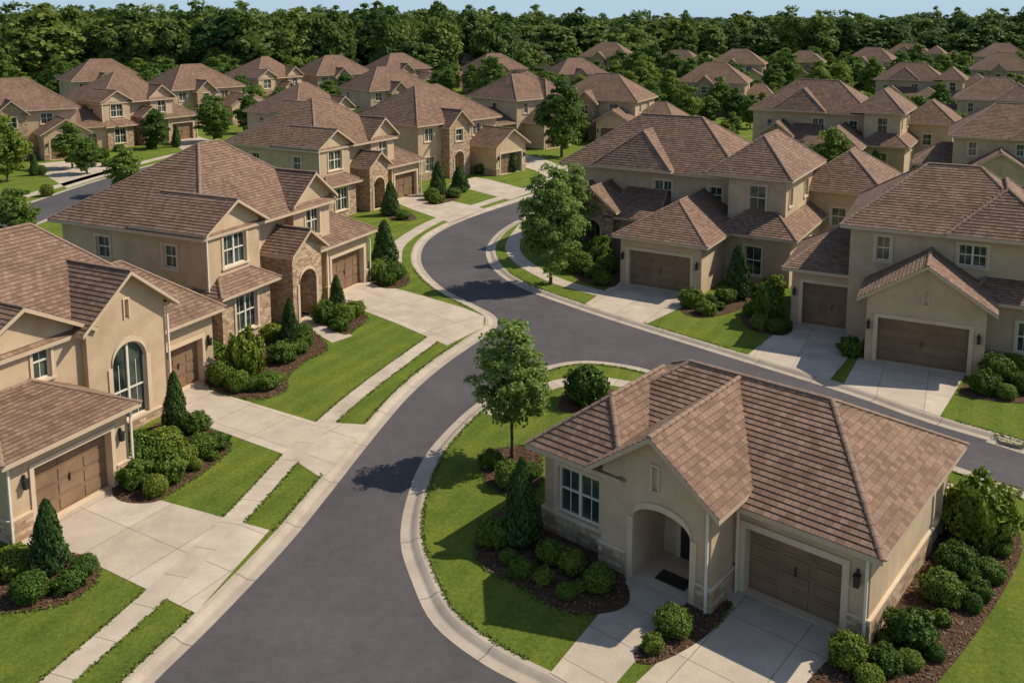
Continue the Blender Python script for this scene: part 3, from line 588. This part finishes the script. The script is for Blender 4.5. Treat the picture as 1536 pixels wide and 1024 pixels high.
for i,(x,y,w) in enumerate(rnd):
    inst('boxwood_shrub',SH[(i*3)%7],x,y,.12,w*random.uniform(.92,1.1),w*random.uniform(.88,1.12),w*random.uniform(.72,1.02))
con=[(-14.3,28.15,1.15,2.35),(-14.0,37.9,1.05,2.5),(-11.7,48.0,1.05,2.4),(-10.3,53.5,1,2.1),(-8.7,62.2,1.9,3.4),(-10.6,79.5,1.65,3),(-7.2,88.5,1.7,3.3),(-5.2,90.2,1.9,2.6),(-2.1,102.8,1.7,3.7),(-.1,102,1.5,3),(13.8,55.8,1.65,3.3),(.3,29.7,1.25,2.9),(30.9,81,2,3.8),(37,93,2.2,3.8),(40.9,118,1.3,4.3),(42.5,117,1.1,4),(43.5,114,1.1,3.8),(-52.3,99.6,1,2.5),(-45,122,1.3,3),(22,76,1.6,3.2),(26.5,78,1.6,3.4)]
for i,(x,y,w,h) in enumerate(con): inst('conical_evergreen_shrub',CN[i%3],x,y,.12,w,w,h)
for x,y,w,h in [(-12.8,43.6,1.5,2.5),(14.5,51.5,1.4,2.6),(15.2,29.7,1.8,2.5),(6.1,63,1.6,2.4)]: inst('boxwood_shrub',SH[3],x,y,.1,w,w,h*.95)
rs=np.random.RandomState(3)
def inside(p,poly):
    x,y=p; r=False; j=len(poly)-1
    for i in range(len(poly)):
        xi,yi=poly[i].x,poly[i].y; xj,yj=poly[j].x,poly[j].y
        if (yi>y)!=(yj>y) and x<(xj-xi)*(y-yi)/(yj-yi)+xi: r=not r
        j=i
    return r
cc=[]
for p in BED[:9]:
    x0=min(q.x for q in p);x1=max(q.x for q in p);y0=min(q.y for q in p);y1=max(q.y for q in p)
    for _ in range(int((x1-x0)*(y1-y0)*130)):
        q=(x0+(x1-x0)*rs.rand(),y0+(y1-y0)*rs.rand())
        if inside(q,p): cc.append((q[0],q[1],.155+.02*rs.rand()))
cc=np.array(cc)
chipm=leafmat('wood_chips',(.06,.03,.017),(.22,.13,.078),0.0,0.0)
inst_me=fol_mesh('mulch_chips',leaves(cc,np.tile([0,0,1.0],(len(cc),1)),.055,rs,1.6,.35),chipm)
o=bpy.data.objects.new('mulch_chips',inst_me); COL.objects.link(o)
gg=[]
def tuftline(line,dens,spread=.05,off=0):
    L=offset(line,off)
    for a,c in zip(L[:-1],L[1:]):
        if not (22<(a.y+c.y)/2<62): continue
        for _ in range(int((c-a).length*dens)):
            t=rs.rand(); q=a+(c-a)*t; gg.append((q.x+rs.normal()*spread,q.y+rs.normal()*spread,.135+.02*rs.rand()))
tuftline(swl,40,.03,.45); tuftline(swl,40,.03,-.45); tuftline(near,60,.04,-.37); tuftline(roadL,50,.04,.18); tuftline(far,40,.04,-.32)
for p in BED[:8]: tuftline(list(p)+[p[0]],50,.04)
def outdrive(p):
    D=[[(-18,31.5),(-14.6,33.2),(-8.1,30.4),(-7,30),(-8,25.6),(-9.1,26.15),(-12.9,28.4),(-15.9,29.6)],[(-12.6,41.1),(-8.4,38.6),(-5,38.6),(-6,33.2),(-8.8,35.6),(-13.2,38.4)],[(-10.8,55.4),(-9,59),(-2.9,53.9),(0,52.3),(-1,50),(-3.4,47.6),(-6.3,50.9)],[(11.8,56.6),(6.5,50),(3.3,54)],[(19.2,49.2),(15.0,42),(11,46.3)],[(22.3,44.4),(18.4,38),(14.5,42.6)],[(5.3,27.4),(6.0,24),(2.2,21.75),(0,23.75),(3.5,27.7)]]
    return not any(inside(p,[Vector(q) for q in d]) for d in D)
gg=np.array([g for g in gg if outdrive(g[:2])])
gm=leafmat('grass_blades',(.095,.13,.014),(.20,.24,.045),.3,0.0)
lv=leaves(gg,np.tile([.6,-.5,.5],(len(gg),1)),.07,rs,1.5,.9)
o=bpy.data.objects.new('grass_edging',fol_mesh('grass_edging',lv,gm)); COL.objects.link(o)
T1=tree_mesh('young_tree',21,5.75,3.1,.20,170,75,.12,.085,M['leaf_light'],1.5,.07,.15)
inst('deciduous_tree',T1,0,35.4,.12,1,1,1)
T2=tree_mesh('street_tree',33,7.6,4.3,.11,200,95,.16,.09,M['leaf_light'],1.3,.1,.2)
inst('deciduous_tree',T2,2.5,58.7,.12,1,1,1); inst('deciduous_tree',T2,4.4,65,.12,.75,.75,.88)
TM=[tree_mesh('park_tree',40+i,9,6.2,.08,120,64,.33,.10,M['leaf'],.9) for i in range(3)]
for x,y,w,h in [(6.2,113,6.4,9.5),(17.6,148,5,6),(28.8,167,4.7,7.8),(46.5,111,5.2,8),(-25.6,250,10,8),(-53,95.5,4.6,6.6),(-37.5,69,3.2,4.4),(-37.5,88.5,3.6,4.6),(-58,100,5,7),(50,118,4,5),(54,122,5,6.5)]:
    inst('deciduous_tree',TM[random.randrange(3)],x,y,.1,w/6.2,w/6.2,h/9)
rr=random.Random(5); pts=[]
tries=0
while len(pts)<320 and tries<14000:
    tries+=1
    y=92+rr.random()**.75*190; x=(rr.random()-.5)*1.25*y
    if -32<x<22 and y<118: continue
    if any((x-a)**2+(y-c)**2<(8.2)**2 for a,c in HC): continue
    if any((x-a)**2+(y-c)**2<8 for a,c in pts): continue
    if y<140 and min((Vector((x,y))-p).length for p in roadL+far)<4.5: continue
    if min((Vector((x,y))-p).length for p in stl)<5: continue
    pts.append((x,y)); s=rr.uniform(.4,.85) if y<170 else rr.uniform(.65,1.15)
    inst('deciduous_tree',TM[rr.randrange(3)],x,y,.1,s,s,s*rr.uniform(.75,1.05))
# forest
FM=[tree_mesh('forest_tree',70+i,18,12.5,.05,120,30,.95,.12,M['leaf_forest'],[.3,.9,.6,1.4,.5][i],None,.5,[1.2,2,1.5,1.0,2.4][i]) for i in range(5)]
FF=[tree_mesh('far_tree',80+i,18,13,.05,60,20,1.6,.16,M['leaf_far_haze'],.5,None,.5) for i in range(2)]
wood=bpy.data.objects.new('distant_woodland',None); COL.objects.link(wood)
y=215
while y<2600:
    half=y*.62+12; step=9.8 if y<500 else 12+y*.010; x=-half
    while x<half:
        yy=y+rr.uniform(-5,5); lim=222 if x<-20 else (222+ (x+20)*1.2 if x<80 else 340)
        if yy>lim:
            h=rr.uniform(.66,1.12) if x<0 else rr.uniform(.58,1.04)
            if rr.random()<.07: h*=1.16
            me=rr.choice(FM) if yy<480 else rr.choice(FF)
            o=bpy.data.objects.new('woodland_crown',me); COL.objects.link(o); o.parent=wood; o.location=(x+rr.uniform(-4,4),yy,0); w=rr.uniform(.6,1.45)*(1 if yy<650 else 1+yy/1500); o.scale=(w,w*rr.uniform(.85,1.15),h); o.rotation_euler=(0,0,rr.random()*6.28)
        x+=step
    y+=10 if y<400 else y*.05
sheet('woodland_floor',[(-3000,300),(3000,300),(3000,7000),(-3000,7000)],.012,M['floor'])
# ------------------------------------------------------------------ camera / light
cam=bpy.data.cameras.new('camera'); co=bpy.data.objects.new('camera',cam); COL.objects.link(co)
co.location=(0,2.389,17.0); co.rotation_euler=(A(90-8),0,0); cam.sensor_width=36; cam.lens=36*1350/1536; cam.shift_y=-292.3/1536; cam.clip_end=12000; cam.clip_start=.5
scene.camera=co
az=A(16); el=A(45)
sl=bpy.data.lights.new('sun','SUN'); sl.energy=5.0; sl.angle=A(.5); sl.color=(1,.915,.79); so=bpy.data.objects.new('sun',sl); COL.objects.link(so)
dv=Vector((math.cos(az)*math.cos(el),math.sin(az)*math.cos(el),math.sin(el))); so.rotation_euler=dv.to_track_quat('Z','Y').to_euler(); so.location=(60,20,80)
wd=bpy.data.worlds.new('World'); scene.world=wd; wd.use_nodes=True; nt=wd.node_tree
sk=nt.nodes.new('ShaderNodeTexSky'); sk.sky_type='NISHITA'; sk.sun_disc=False; sk.sun_elevation=el; sk.sun_rotation=A(90)-az; sk.dust_density=.5; sk.air_density=1.0; sk.ozone_density=1.0
tc=nt.nodes.new('ShaderNodeTexCoord'); sp=nt.nodes.new('ShaderNodeSeparateXYZ'); nt.links.new(tc.outputs['Generated'],sp.inputs[0])
r=ramp(nt,[(0,(1,1,1)),(.04,(.9,.9,.9)),(.16,(0,0,0))]); nt.links.new(sp.outputs[2],r.inputs[0])
hz=mix(nt,r.outputs[0],sk.outputs[0],(3.3,4.5,5.5))
bg=nt.nodes['Background']; bg.inputs[1].default_value=.135; nt.links.new(hz,bg.inputs[0])
scene.view_settings.view_transform='Standard'; scene.view_settings.look='None'; scene.view_settings.exposure=0
